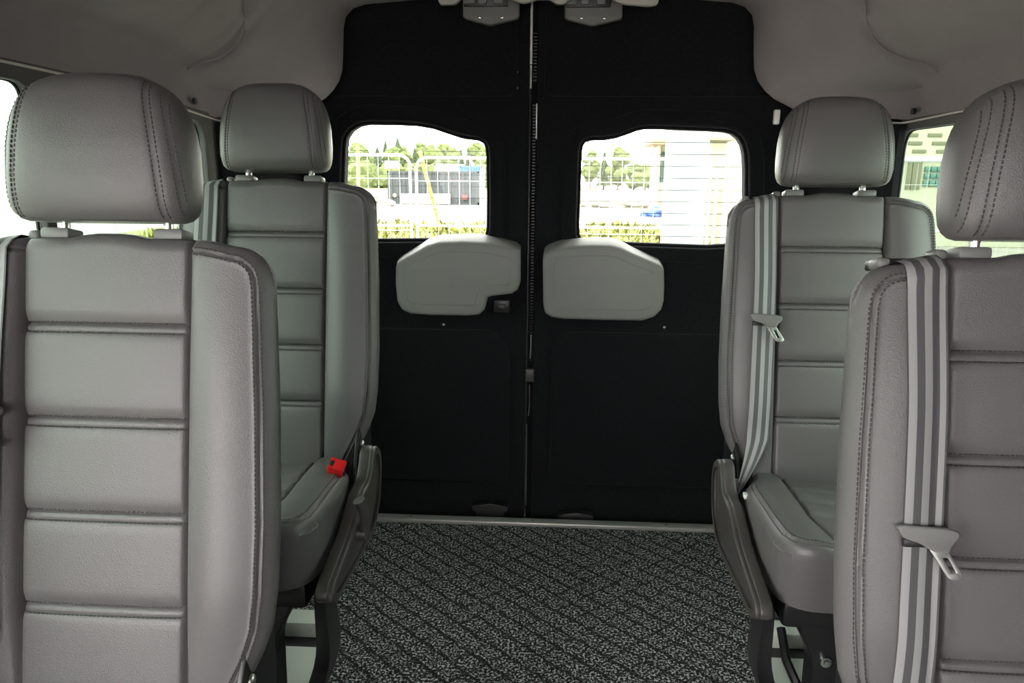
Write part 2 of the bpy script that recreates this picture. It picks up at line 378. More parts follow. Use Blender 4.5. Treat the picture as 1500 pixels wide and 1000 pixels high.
def door(idx, x0, x1, win, pad, side):
    wpoly = topoly(win, YD)
    outl = roundpoly([(x0, -.03), (x1, -.03), (x1, 1.70), (x0, 1.70)], .012, 3)
    d = struct('door_%d' % idx, plate_mesh('door_lining', outl, [wpoly], .03, .005, lambda a, b, c: (a, YD+.015-c, b), 'door_carpet'))
    # window surround: shallow moulded frame around the opening, then the reveal and the pane
    obj('window_surround', plate_mesh('window_surround', grow(wpoly, .058), [grow(wpoly, .010)], .018, .008, lambda a, b, c: (a, YD-.002-c, b), 'door_carpet', 60), d)
    obj('window_reveal', plate_mesh('window_reveal', grow(wpoly, .03), [grow(wpoly, .001)], .018, .003, lambda a, b, c: (a, YD+.036-c, b), 'door_carpet', 50), d)
    g = obj('window_pane', plate_mesh('window_pane', grow(wpoly, .02), [], .004, .001, lambda a, b, c: (a, YD+.049-c, b), 'clear_glass', 30), d)
    zs = [p[1] for p in wpoly]; zlo, zhi = min(zs), max(zs)
    k = 0; z = zlo+.022
    while z < zhi-.01:                                   # demister wires on the glass
        xs_ = []
        for i in range(len(wpoly)):
            (ax, az), (bx, bz) = wpoly[i], wpoly[(i+1) % len(wpoly)]
            if (az-z)*(bz-z) < 0: xs_.append(ax+(bx-ax)*(z-az)/(bz-az))
        if len(xs_) >= 2:
            b = BM(); b.tube([(min(xs_)-.01, YD+.045, z), (max(xs_)+.01, YD+.045, z)], .0007 if side < 0 else .0010, 4); b.obj('demister_wire', 'black_plastic', g)
        z += .0365; k += 1
    # upper and lower moulded panels of the carpet lining
    a0, a1 = (x0+.10, x1-.055) if side < 0 else (x0+.06, x1-.10)
    obj('lower_panel', plate_mesh('lower_panel', roundpoly([(a0, .12), (a1, .12), (a1, .60), (a1-.05, .655), (a0, .655)] if side < 0 else [(a0, .12), (a1, .12), (a1, .655), (a0+.03, .655), (a0, .60)], .04), [], .018, .008, lambda a, b, c: (a, YD-.002-c, b), 'door_carpet', 60), d)
    obj('upper_panel', plate_mesh('upper_panel', roundpoly([(a0-.04, 1.385), (a1+.02, 1.385), (a1+.02, 1.66), (a0-.04, 1.66)], .03), [], .016, .007, lambda a, b, c: (a, YD-.001-c, b), 'door_carpet', 60), d)
    # plastic pad
    pp = resample(topoly(pad, 2.262)); bz0 = min(b for _, b in pp); bz1 = max(b for _, b in pp)
    def shear(a, b, c):                                   # upper side slopes back towards the window
        k = max(0, (b-bz0)/(bz1-bz0)-.35)/.65; return (a, 2.247-c, b-.026*k*(c+.031)/.062)
    pd = obj('door_pad', plate_mesh('door_pad', pp, [], .062, .011, shear, 'pad_plastic', 40), d)
    obj('pad_face', plate_mesh('pad_face', erode(pp, .034), [], .004, .0018, lambda a, b, c: shear(a, b, c+.0305), 'pad_plastic', 60), pd)
    return d
d1 = door(1, -.80, XS-.010, winL, padL, -1)
d2 = door(2, XS+.016, .74, winR, padR, 1)
# lock knob recess on the left leaf
kp = onY(735, 448, YD); b = BM(); b.box((kp.x-.028, YD-.012, kp.z-.022), (kp.x+.028, YD+.002, kp.z+.022), .006); kn = b.obj('lock_escutcheon', 'black_plastic', d1)
b = BM(); b.box((kp.x-.014, YD-.02, kp.z-.008), (kp.x+.014, YD-.010, kp.z+.009), .004); b.obj('lock_slider', 'side_plastic', kn)
for d, pts in ((d1, ((650, 475), (757, 106), (757, 129))), (d2, ((973, 479), (807, 13)))):
    for px, py in pts:
        p = onY(px, py, YD); b = BM(); b.sphere((p.x, YD-.003, p.z), .0045, (1, .7, 1)); b.obj('screw', 'steel', d)
# latch covers at the top edge of each leaf
for d, x0, x1, py0 in ((d1, 677.5, 761, 0), (d2, 827, 912, 1)):
    def Q(x, y): p = onY(x, y, 2.235); return (p.x, p.z)
    xm = (x0+x1)/2; w = x1-x0
    o_ = roundpoly([Q(x0, -14), Q(x0, 24+py0), Q(x0+3, 27+py0), Q(xm-2, 37+py0), Q(x1-3, 27+py0), Q(x1, 24+py0), Q(x1, -14)], .006, 3)
    lc = obj('latch_cover', plate_mesh('latch_cover', o_, [], .022, .005, lambda a, b, c: (a, 2.248-c, b), 'latch_plastic'), d)
    b = BM(); a0, a1 = Q(x0+2, 10+py0), Q(x0+w*.80, -14)
    b.box((a0[0], 2.230, a0[1]), (a1[0], 2.238, a1[1]), .002); b.obj('latch_opening', 'black_plastic', lc)
    for u0, u1 in ((.02, .22), (.28, .43), (.55, .71)):
        b = BM(); c0, c1 = Q(x0+w*u0, 7+py0), Q(x0+w*u1, -12)
        b.box((c0[0], 2.222, c0[1]), (c1[0], 2.232, c1[1]), .003); b.obj('latch_block', 'latch_plastic', lc)
    for u in (.30, .69):
        p = Q(x0+w*u, 26+py0); b = BM(); b.box((p[0]-.006, 2.233, p[1]-.0018), (p[0]+.006, 2.239, p[1]+.0022), .001); b.obj('clip_slot', 'chrome', lc)
# meeting edges of the leaves: painted edge, ribbed rubber seal, check block
b = BM(); b.box((XS-.010, YD+.012, 1.48), (XS-.002, YD+.05, 1.68), .002); b.box((XS-.008, YD+.010, 1.41), (XS-.003, YD+.05, 1.478), .002); b.obj('painted_edge', 'white_paint', d1)
b = BM(); b.box((XS-.0085, YD+.006, 0.02), (XS-.0045, YD+.05, 1.41), .001); b.obj('edge_strip', 'black_plastic', d1)
b = BM(); b.tube([(XS-.0045, YD+.004, .03), (XS-.0045, YD+.004, .33)], .0022, 6); b.obj('metal_edge', 'steel', d1)
b = BM(); b.box((XS-.006, YD+.02, -.02), (XS+.018, YD+.05, 1.69)); b.obj('seal_channel', 'door_carpet', d2)
rm = BM()
z = .55
while z < 1.36: rm.box((XS+.001, YD+.008, z), (XS+.012, YD+.022, z+.006), .0015, 1); z += .0095
z = 1.43
while z < 1.57: rm.box((XS+.001, YD+.006, z), (XS+.013, YD+.022, z+.006), .0015, 1); z += .0095
seal = rm.obj('seal_ribs', 'black_plastic', d2); seal['kind'] = 'stuff'
b = BM(); b.box((XS+.012, YD+.0, 1.26), (XS+.0155, YD+.012, 1.365), .001); b.obj('painted_edge', 'white_paint', d2)
b = BM(); b.tube([(XS+.004, YD+.002, .56), (XS+.006, YD+.002, .60), (XS+.006, YD+.002, .64)], .0022, 6); b.tube([(XS+.001, YD+.002, .36), (XS+.004, YD+.002, .40), (XS+.003, YD+.002, .47)], .002, 6); b.obj('metal_edge', 'steel', d2)
p = onY(776, 549, YD); b = BM(); b.box((p.x-.014, YD-.010, p.z-.022), (p.x+.014, YD+.01, p.z+.022), .003); b.obj('check_block', 'side_plastic', d2)
# strikers at the foot of the doors
for d, x0, x1, y0, y1 in ((d1, 692, 744, 738, 757), (d2, 817, 869, 751, 770)):
    a, c = onY(x0, y1, 2.245), onY(x1, y0, 2.245); q = .5*(a.x+c.x)
    pts_ = [(a.x+.02, a.z-.03), (c.x-.02, a.z-.03), (c.x-.012, c.z-.028), (c.x, c.z-.022), (c.x, c.z-.006), (q, c.z+.004), (a.x, c.z-.008), (a.x, c.z-.024), (a.x+.012, c.z-.03)]
    obj('lower_latch', plate_mesh('lower_latch', pts_, [], .03, .003, lambda a_, b_, c_: (a_, 2.25-c_, b_), 'black_plastic'), d)
# outer skins behind the lining, around the window, so the doors have body
for d, x0, x1, win in ((d1, -.86, XS-.006, winL), (d2, XS-.004, .80, winR)):
    obj('outer_skin', plate_mesh('outer_skin', [(x0, -.12), (x1, -.12), (x1, 1.84), (x0, 1.84)], [grow(topoly(win, YD), .03)], .02, .002, lambda a, b, c: (a, YD+.066-c, b), 'white_paint'), d)
# painted body flange showing beside the right leaf
pf = onY(1136, 172, 2.235); b = BM(); b.box((pf.x-.006, 2.228, pf.z-.02), (pf.x+.012, 2.242, pf.z+.022), .004); struct('trim_7', b.mesh('body_flange', 'white_paint'))

# =================================================================== SEATS
ZC = .455; REC = math.radians(12); VT = .62; PW = .114
VK = [VT-.12-.125*k for k in range(4)]
def back3(u, v, w): return Vector((u, v*math.sin(REC)-w*math.cos(REC), ZC+v*math.cos(REC)+w*math.sin(REC)))
HWV = [-.06, 0, .03, .07, .11, .16, .25, .40, .50, .58, .63]
HWU = [.165, .178, .193, .213, .227, .233, .235, .232, .227, .222, .220]
def lerp(x, X, Y): return float(np.interp(x, X, Y))
def back_hw(v): return lerp(v, HWV, HWU)
def back_vtop(u):
    a = abs(u); hw = back_hw(.58); v = VT + .007*math.exp(-(a/.045)**4)
    e = hw-.048
    if a > PW: v -= .010*min(1, (a-PW)/(e-PW))**1.5
    if a > e: t = min(1, (a-e)/.048); v -= .048*(1-math.sqrt(max(0, 1-t*t)))
    return v
def remap_v(u, v): return v if v < .54 else .54+(v-.54)*(back_vtop(u)-.54)/(VT-.54)
CR = .048
def edge_d(u, v):
    a = abs(u); hw = back_hw(min(v, .58)); e = back_hw(.58)-CR; vc = VT-.010-CR
    if a > e and v > vc: return CR-math.hypot(a-e, v-vc)
    return min(hw-a, back_vtop(u)-v)
def rim(dx, dv, r):
    q = math.hypot(max(0, 1-dx/r), max(0, 1-dv/r)); q = min(1, q); return -r*(1-math.sqrt(max(0, 1-q*q)))
def back_w(u, v):
    a = abs(u); hw = back_hw(v); w = 0.
    if a <= PW:
        w += .004*(1-(a/PW)**4)
        for vk in VK:
            d = v-vk
            w -= .006*math.exp(-((d-.004)/.012)**2) + .0045*math.exp(-((d-.0052)/.0018)**2) + .0025*math.exp(-((d+.0052)/.0016)**2)
    else:
        t = (a-PW)/(hw-PW); k = sm((v+.02)/.2)*(1-.45*sm((v-.42)/.2))
        w += .026*k*math.sin(math.pi*min(1, t**.8*.95))**.9
    w -= .009*math.exp(-((a-PW)/.0035)**2)
    dx, dv = hw-a, max(0, back_vtop(u)-v)
    d = edge_d(u, v) if a > PW else dx
    w += -.0032*math.exp(-((d-.017)/.0018)**2)+.0018*math.exp(-((d-.021)/.0025)**2)+.0018*math.exp(-((d-.013)/.0025)**2)
    return w+rim(dx, dv, .020)
def back_surf(u, v, off=0.):
    e = .0015; P = back3(u, v, back_w(u, v))
    du = back3(u+e, v, back_w(u+e, v))-back3(u-e, v, back_w(u-e, v)); dv_ = back3(u, v+e, back_w(u, v+e))-back3(u, v-e, back_w(u, v-e))
    n = du.cross(dv_).normalized()
    if n.y > 0: n = -n
    return P+n*off, n
def pillow(name, scols, vrows, hw, pw, rmp, wf, thick, map3, inset, backslope, material):
    nu = len(scols); V = []; UVW = []
    for v in vrows:
        for s in scols:
            def place(vv):
                h, p_ = hw(vv), pw(vv); return s*p_ if abs(s) <= 1 else math.copysign(p_+(abs(s)-1)*(h-p_), s)
            u = place(v); v2 = rmp(u, v); u = place(v2); w = wf(u, v2); UVW.append((u, v2, w))
    nv = len(vrows); Fc = [(r*nu+c, r*nu+c+1, (r+1)*nu+c+1, (r+1)*nu+c) for r in range(nv-1) for c in range(nu-1)]
    loop = [r*nu for r in range(nv)] + [(nv-1)*nu+c for c in range(1, nu)] + [r*nu+nu-1 for r in range(nv-2, -1, -1)] + [c for c in range(nu-2, 0, -1)]
    V = [map3(*q) for q in UVW]; prev = loop; cu = sum(UVW[i][0] for i in loop)/len(loop); cv = (vrows[0]+vrows[-1])/2
    for depth, ins in ((.3, inset*.25), (.7, inset*.7), (.94, inset*.95), (1, inset*1.25)):
        cur = []
        for i in loop:
            u, v, w = UVW[i]; k = 1-ins; wd = w+(-thick-w)*depth
            cur.append(len(V)); V.append(map3(cu+(u-cu)*k, cv+(v-cv)*(1-ins*.15)-backslope*depth*max(0, (v-cv)), wd))
        for a in range(len(loop)): b_ = (a+1) % len(loop); Fc.append((prev[a], prev[b_], cur[b_], cur[a]))
        prev = cur
    Fc.append(tuple(prev)); return pydata(name, V, Fc, material, 42, True)
def stitch_mesh(name, paths, step=.0060, ln=.0041, wd=.0010):
    V = []; Fc = []
    for pts, nrm in paths:
        L = [0]
        for a, b_ in zip(pts, pts[1:]): L.append(L[-1]+(b_-a).length)
        t = step/2
        while t < L[-1]-ln/2:
            i = max(0, min(len(L)-2, int(np.searchsorted(L, t))-1)); seg = L[i+1]-L[i]
            if seg < 1e-7: t += step; continue
            k = (t-L[i])/seg; P = pts[i].lerp(pts[i+1], k); T = (pts[i+1]-pts[i]).normalized(); n = nrm[i]; B = T.cross(n).normalized()
            o = len(V)
            for sx in (-1, 1):
                e = P+T*(sx*ln/2)
                V += [e+B*wd-n*.0006, e+B*wd*.5+n*.0007, e-B*wd*.5+n*.0007, e-B*wd-n*.0006]
            Fc += [(o+j, o+j+1, o+j+5, o+j+4) for j in range(3)] + [(o, o+1, o+2, o+3), (o+7, o+6, o+5, o+4)]
            t += step
    return pydata(name, V, Fc, 'thread', 0)

MC = {}
def cached(key, fn):
    if key not in MC: MC[key] = fn()
    return MC[key]

def backrest_mesh():
    half = [0, .15, .3, .45, .6, .72, .82, .89, .93, .955, .975, .99, 1.0, 1.012, 1.03, 1.06, 1.1, 1.16, 1.24, 1.34, 1.44, 1.53, 1.60, 1.66, 1.71, 1.75, 1.78, 1.80, 1.815, 1.83, 1.842, 1.854, 1.866, 1.878, 1.89, 1.905, 1.925, 1.945, 1.965, 1.985, 2.0]
    sc = [-s for s in half[:0:-1]]+half
    rows = set(round(x, 5) for x in np.linspace(-.06, .58, 46)) | set(round(x, 5) for x in np.linspace(.58, .62, 24))
    for vk in VK: rows |= {round(vk+d, 5) for d in (-.022, -.016, -.011, -.0085, -.007, -.0055, -.004, -.002, 0, .002, .004, .0055, .007, .0085, .011, .016, .022)}
    return pillow('backrest', sc, sorted(rows), back_hw, lambda v: PW, remap_v, back_w, .105, back3, .17, 0, 'leather')
def side_path(sg, d):
    e = back_hw(.58)-CR; vc = VT-.010-CR
    pts = [(sg*(back_hw(v)-d), v) for v in np.linspace(.0, vc-.004, 60)]
    pts += [(sg*(e+(CR-d)*math.cos(a)), vc+(CR-d)*math.sin(a)) for a in np.linspace(0, math.pi/2, 14)]
    pts += [(sg*(e-(e-PW-.003)*t), back_vtop(e-(e-PW)*t)-d) for t in np.linspace(.12, 1, 8)]
    return pts
def backrest_stitches():
    paths = []
    def add(uv):
        q = [back_surf(u, v, .0004) for u, v in uv]; paths.append(([a for a, _ in q], [n for _, n in q]))
    for vk in VK:
        for d in (-.0068, .0075): add([(u, vk+d) for u in np.linspace(-PW+.006, PW-.006, 30)])
    for sg in (-1, 1):
        for d in (.0125, .0215): add(side_path(sg, d))
    return stitch_mesh('backrest_stitching', paths)

# headrest
HR_H = .188; HA = .121
ZN = [0, .015, .05, .10, .18, .30, .50, .62, .71, .79, .85, .90, .94, .97, .99, 1.0]
AF = [.84, .905, .955, .985, 1.0, 1.0, .98, .95, .91, .855, .795, .72, .63, .53, .41, .27]
BF = [.030, .038, .046, .051, .0545, .057, .0575, .056, .0545, .052, .049, .044, .037, .029, .020, .010]
def hr_ab(zn): return HA*lerp(zn, ZN, AF), lerp(zn, ZN, BF)
def hr_seam(zn): return HA*(.79-.20*zn**2)
def hr3(x, y, z): # headrest local -> seat local
    t = math.radians(7); yy = y*math.cos(t)+z*math.sin(t); zz = z*math.cos(t)-y*math.sin(t)
    c = back3(0, VT+.024, -.006); return Vector((x+c.x, c.y+yy, c.z+zz-.004))
NEX = 3.1
def hr_front(x, zn, off=0.):
    a, b = hr_ab(zn); t = min(.9999, abs(x)/a); y = -b*(1-t**NEX)**(1/NEX)
    d = abs(x)-hr_seam(zn); y += .0022*math.exp(-(d/.0028)**2)
    d2 = abs(x)-hr_seam(zn)*1.21; y += .0016*math.exp(-(d2/.0025)**2)
    return hr3(x, y-off, zn*HR_H)
def headrest_mesh():
    n = 112; V = []; Fc = []
    zs = sorted(set(ZN) | {.025, .075, .14, .24, .36, .43, .56, .665, .75, .82, .875, .92, .955, .98})
    for zn in zs:
        a, b = hr_ab(zn)
        for k in range(n):
            th = 2*math.pi*k/n; c, s = math.cos(th), math.sin(th)
            x = a*math.copysign(abs(c)**(2/NEX), c); y = b*math.copysign(abs(s)**(2/NEX), s)
            if y < 0:
                d = abs(x)-hr_seam(zn); y += .0022*math.exp(-(d/.0028)**2)
                d2 = abs(x)-hr_seam(zn)*1.21; y += .0016*math.exp(-(d2/.0025)**2)
            V.append(hr3(x, y, zn*HR_H))
    for r in range(len(zs)-1):
        for k in range(n): j = (k+1) % n; Fc.append((r*n+k, r*n+j, (r+1)*n+j, (r+1)*n+k))
    Fc.append(tuple(range(n))); Fc.append(tuple(range((len(zs)-1)*n, len(zs)*n)))
    return pydata('headrest', V, Fc, 'leather', 60, True)
def headrest_stitches():
    paths = []
    for sg in (-1, 1):
        for m, ds in ((1, (-.0036, .0036)), (1.21, (-.003, .003))):
            for d in ds:
                pts = []; nr = []
                for zn in np.linspace(.02, .94, 40):
                    x = hr_seam(zn)*m+d; a, _ = hr_ab(zn)
                    if x > a*.985: continue
                    P = hr_front(sg*x, zn, .0002); e = .002
                    tx = hr_front(sg*(x-e), zn)-hr_front(sg*min(x+e, a*.99), zn); tz = hr_front(sg*min(x, hr_ab(zn+.01)[0]*.99), zn+.01)-hr_front(sg*x, zn)
                    nn = tx.cross(tz).normalized()
                    if nn.y > 0: nn = -nn
                    pts.append(P); nr.append(nn)
                if len(pts) > 3: paths.append((pts, nr))
    return stitch_mesh('headrest_stitching', paths)

# cushion: v runs forward from the backrest
CD = .372
def cush_hw(v): return lerp(v, [-.06, 0, .04, .09, .14, .25, CD], [.155, .165, .178, .200, .207, .209, .203])
def cush_vtop(u):
    a = abs(u); hw = cush_hw(CD); e = hw-.055; v = CD+.012*(1-(a/hw)**2)
    if a > e: t = min(1, (a-e)/.055); v -= .055*(1-math.sqrt(max(0, 1-t*t)))
    return v
def cush_rmp(u, v): return v if v < .28 else .28+(v-.28)*(cush_vtop(u)-.28)/(CD-.28)
def cush_pw(v): return lerp(v, [-.06, .02, .12, .25, CD], [.100, .098, .112, .118, .100])
def cush_w(u, v):
    a = abs(u); p_ = cush_pw(v); hw = cush_hw(v); w = 0.
    if a <= p_:
        w -= .006*(1-(a/p_)**4)*1.0
        for vk in (.075, .145, .215):
            c = vk+.02*(1-(a/p_)**2); w -= .006*math.exp(-((v-c)/.010)**2)
    else: w += .010*math.sin(math.pi*min(1, (a-p_)/(hw-p_)))
    w -= .007*math.exp(-((a-p_)/.0035)**2)
    dx, dv = hw-a, max(0, cush_vtop(u)-v)
    d = min(dx, dv); eC = cush_hw(CD)-.055; vC = CD-.050
    if a > eC and v > vC: d = .055-math.hypot(a-eC, v-vC)
    w += -.003*math.exp(-((d-.014)/.0022)**2)+.002*math.exp(-((d-.019)/.003)**2)
    w += -.014*sm(1-v/.14) + .004*math.sin(math.pi*max(0, v)/CD)
    return w+rim(dx, dv, .020)
def cush3(u, v, w): return Vector((u, -v+.02*w, ZC+.012+w+v*.035))
def cush_surf(u, v, off):
    e = .0015; P = cush3(u, v, cush_w(u, v)); du = cush3(u+e, v, cush_w(u+e, v))-cush3(u-e, v, cush_w(u-e, v)); dv_ = cush3(u, v+e, cush_w(u, v+e))-cush3(u, v-e, cush_w(u, v-e))
    n = du.cross(dv_).normalized()
    if n.z < 0: n = -n
    return P+n*off, n
def cushion_mesh():
    half = [0, .2, .4, .6, .75, .86, .93, .96, .98, 1.0, 1.03, 1.07, 1.14, 1.24, 1.36, 1.5, 1.63, 1.73, 1.79, 1.82, 1.845, 1.86, 1.875, 1.9, 1.93, 1.96, 1.985, 2.0]
    sc = [-s for s in half[:0:-1]]+half
    rows = list(np.linspace(-.06, .32, 60))+list(np.linspace(.325, CD, 26))
    return pillow('seat_cushion', sc, rows, cush_hw, cush_pw, cush_rmp, cush_w, .125, cush3, .05, .10, 'leather')
def cushion_stitches():
    paths = []
    for sg in (-1, 1):
        for d in (.0195,):
            uv = [(sg*(cush_hw(v)-d), v) for v in np.linspace(.05, CD-.06, 40)]
            hw = cush_hw(CD); r = .055-d
            uv += [(sg*(hw-.055+r*math.cos(a)), CD-.055+r*math.sin(a)) for a in np.linspace(.05, math.pi/2, 10)]
            uv += [(sg*(hw-.055)*(1-t), cush_vtop((hw-.055)*(1-t))-d) for t in np.linspace(.1, 1, 16)]
            q = [cush_surf(u, v, .0004) for u, v in uv]; paths.append(([a for a, _ in q], [n for _, n in q]))
    return stitch_mesh('cushion_stitching', paths)

COVER = [(.012, -.01), (.004, .030), (-.03, .052), (-.058, .048), (-.075, .018), (-.098, -.002), (-.150, -.006), (-.22, -.047), (-.366, -.082), (-.378, -.103), (-.345, -.128), (-.07, -.130), (-.012, -.085)]
def cover_mesh(sg, rim_=False):
    pl = roundpoly(COVER, [.02, .02, .022, .018, .02, .02, .02, .04, .012, .02, .03, .05, .04], 5)
    pl = resample(pl, 200)
    if rim_: return plate_mesh('cover_rim', erode(pl, .001), [erode(pl, .013)], .012, .004, lambda a, b, c: (sg*.240+c, a, ZC+b), 'side_plastic', 60)
    return plate_mesh('side_cover', pl, [], .024, .005, lambda a, b, c: (sg*.226+c, a, ZC+b), 'side_plastic', 40)

BU, BW = -.148, .024        # belt centre and half width on the backrest
STR = [-1, -.60, -.20, .20, .60, 1.0]
def belt_mesh():
    V = []; Fc = []; mi = []; path = []
    for w in np.linspace(-.06, -.012, 5): path.append(('top', w))
    for v in np.linspace(VT-.004, .10, 44): path.append(('s', v))
    cols = list(np.linspace(-1, 1, 21))
    for kind, q in path:
        for c in cols:
            if kind == 'top': u = BU+c*BW; V.append(back3(u, back_vtop(u)+.004-.002*(q < -.05), q))
            else:
                u = BU+c*BW-.006*sm((.45-q)/.4); v = min(q, back_vtop(u)-.001)
                V.append(back3(u, v, max(back_w(u, v), back_w(BU, v)-.004)+.0042))
    nbase = len(path)          # lower end gathers towards the hip anchor
    for k, t in enumerate(np.linspace(.12, 1, 12)):
        for c in cols:
            v = .10-.135*t; u0 = BU-.006-.050*t**1.4
            u = u0+c*BW*(1-.78*t**1.3); w = back_w(BU-.006, .10)*(1-t)+.006+.035*t+.006*math.sin(c*4)*t
            V.append(back3(u, v, w))
    R = nbase+12; n = len(cols)
    def stripe(c): return 1 if (-1 < c < -.60) or (-.22 < c < .20) or (.55 < c < .86) else 0
    for r in range(R-1):
        for c in range(n-1):
            Fc.append((r*n+c, r*n+c+1, (r+1)*n+c+1, (r+1)*n+c)); mi.append(stripe((cols[c]+cols[c+1])/2))
    me = pydata('seat_belt', V, Fc, ['belt_dark', 'belt_light'], 50, False, mi); return me
def belt_frame(v):
    u = BU-.006*sm((.45-v)/.4); P = back3(u, v, max(back_w(u, v), 0)+.004)
    return Matrix.Translation(P) @ Matrix.Rotation(-REC, 4, 'X') @ Matrix.Scale(.80, 4)
def tongue_meshes(v):
    F_ = belt_frame(v)
    # plastic head: local x across, z up, -y to the sitter
    hd = [(-.043, .012), (-.036, .016), (.030, .012), (.044, .008), (.045, -.001), (.030, -.014), (.026, -.022), (.004, -.020), (-.012, -.010), (-.034, -.004)]
    head = plate_mesh('tongue_head', roundpoly(hd, .005, 3), [], .011, .003, lambda a, b, c: F_ @ Vector((a, -.008-c-.010*max(0, -b-.004)/.02, b)), 'grey_plastic')
    b = BM(); b.box((-.034, -.012, -.017), (.010, -.002, -.004), .003, M=F_); keeper = b.mesh('tongue_keeper', 'black_plastic')
    bl = roundpoly([(.001, -.018), (.026, -.018), (.048, -.054), (.044, -.060), (.030, -.060), (.026, -.058)], .003, 3)
    ho = roundpoly([(.019, -.029), (.026, -.029), (.037, -.049), (.030, -.050)], .001, 2)
    blade = plate_mesh('tongue_blade', bl, [ho], .0028, .0008, lambda a, b_, c: F_ @ Vector((a, -.014-c+.12*(b_+.02), b_)), 'steel')
    return head, keeper, blade

def van_seat(loc, zoff, label, tongue_v, buckle_label=False):
    root = empty('van_seat', loc, label, 'seat', 'leather van seats')
    lift = zoff
    def P(name, key, fn, parent=root, z=True):
        o = obj(name, cached(key, fn), parent)
        if parent is root and z: o.location.z = lift
        return o
    br = P('backrest', 'br', backrest_mesh); st = P('stitching', 'brs', backrest_stitches, br); st['kind'] = 'stuff'
    hr = P('headrest', 'hr', headrest_mesh); st = P('stitching', 'hrs', headrest_stitches, hr); st['kind'] = 'stuff'
    for i, u in enumerate((-.072, .072)):
        P('headrest_post', 'post%d' % i, lambda: BM().cyl(back3(u, VT-.05, -.030), back3(u, VT+.045, -.022), .0065, n=16).mesh('headrest_post', 'chrome'))
        def gd():
            b = BM(); M_ = Matrix.Translation(back3(u-.006 if u < 0 else u+.006, VT+.007, -.026)) @ Matrix.Rotation(-REC, 4, 'X'); b.box((-.020, -.016, -.008), (.020, .018, .0065), .004, M=M_); return b.mesh('headrest_guide', 'grey_plastic')
        P('headrest_guide', 'guide%d' % i, gd)
    cu = P('seat_cushion', 'cu', cushion_mesh); st = P('stitching', 'cus', cushion_stitches, cu); st['kind'] = 'stuff'
    def under():
        b = BM(); b.box((-.185, -.335, ZC-.150), (.185, .02, ZC-.10), .01); return b.mesh('cushion_pan', 'black_steel')
    P('cushion_pan', 'pan', under)
    for sg in (-1, 1):
        co = P('side_cover', 'cov%d' % sg, lambda: cover_mesh(sg)); P('cover_rim', 'covr%d' % sg, lambda: cover_mesh(sg, True), co)
    def lever():
        b = BM(); b.cyl((.243, -.20, ZC-.066), (.262, -.20, ZC-.066), .017, .015, 20)
        b.tube([(.256, -.20, ZC-.066), (.262, -.207, ZC-.035), (.262, -.216, ZC-.008), (.256, -.222, ZC+.014)], [.013, .010, .010, .012], 10); return b.mesh('recliner_lever', 'side_plastic', 50)
    P('recliner_lever', 'lever', lever)
    # buckle on the right hip
    MB_ = Matrix.Translation((.186, -.125, ZC+.038)) @ Matrix.Rotation(math.radians(14), 4, 'Y') @ Matrix.Rotation(math.radians(28), 4, 'X')
    def bk(): b = BM(); b.box((-.016, -.012, -.055), (.016, .012, .010), .004, M=MB_); b.box((-.012, -.003, -.10), (.012, .003, -.05), M=MB_); return b.mesh('belt_buckle', 'black_plastic')
    bo = P('belt_buckle', 'bk', bk)
    def bb(): b = BM(); b.box((-.006, -.0125, .002), (.0165, .0125, .0125), .002, M=MB_); b.box((-.0165, .0065, .002), (-.006, .0125, .0125), .001, M=MB_); b.box((-.0165, -.0125, .002), (-.006, -.0075, .0125), .001, M=MB_); b.box((-.0162, -.0145, -.018), (.0162, -.0115, .0118), .001, M=MB_); return b.mesh('buckle_button', 'red_plastic')
    o = P('release_button', 'bb', bb, bo)
    o['label'] = 'red release button'
    # belt
    be = P('seat_belt', 'belt', belt_mesh)
    if tongue_v:
        head, keeper, blade = cached('tg%.3f' % tongue_v, lambda: tongue_meshes(tongue_v))
        t = obj('tongue_head', head, be); obj('tongue_keeper', keeper, be); obj('tongue_blade', blade, be)
    def slot():
        b = BM(); M_ = Matrix.Translation(back3(BU, back_vtop(BU)+.001, -.044)) @ Matrix.Rotation(-REC, 4, 'X')
        b.box((-.038, -.020, -.010), (.040, .024, .003), .003, M=M_); return b.mesh('belt_slot', 'black_plastic')
    sl = P('belt_slot', 'slot', slot)
    for i, du in enumerate((-.034, .034)):
        def ear():
            b = BM(); M_ = Matrix.Translation(back3(BU+du, back_vtop(BU+du)+.004, -.034)) @ Matrix.Rotation(-REC, 4, 'X'); b.box((-.008, -.016, -.008), (.008, .016, .007), .0055, 3, M=M_); return b.mesh('belt_slot_end', 'grey_plastic')
        P('belt_slot_end', 'ear%d' % i, ear)
    def anchor():
        b = BM(); b.tube([(-.205, -.035, ZC-.07), (-.206, -.038, ZC-.02), (-.206, -.03, ZC+.005)], .010, 8); return b.mesh('belt_anchor', 'belt_dark')
    P('belt_anchor', 'anch', anchor)
    # hinge brackets with bolts at the foot of the backrest
    for sg in (-1, 1):
        def br_():
            return plate_mesh('hinge_bracket', roundpoly([(.10, .07), (.035, .10), (-.01, .05), (-.04, -.02), (-.05, -.12), (.06, -.12), (.10, -.02)], .02), [], .008, .0015, lambda a, b, c: (sg*.196+c, a, ZC+b), 'black_steel')
        hb = P('hinge_bracket', 'hb%d' % sg, br_)
        for i, (y, z) in enumerate(((.015, .035), (.012, -.035))):
            P('bolt', 'hbb%d%d' % (sg, i), lambda: BM().sphere((sg*.201, y, ZC+z), .009, (.6, 1, 1)).mesh('bolt', 'steel'), hb)
    # legs
    zt = ZC-.12+lift
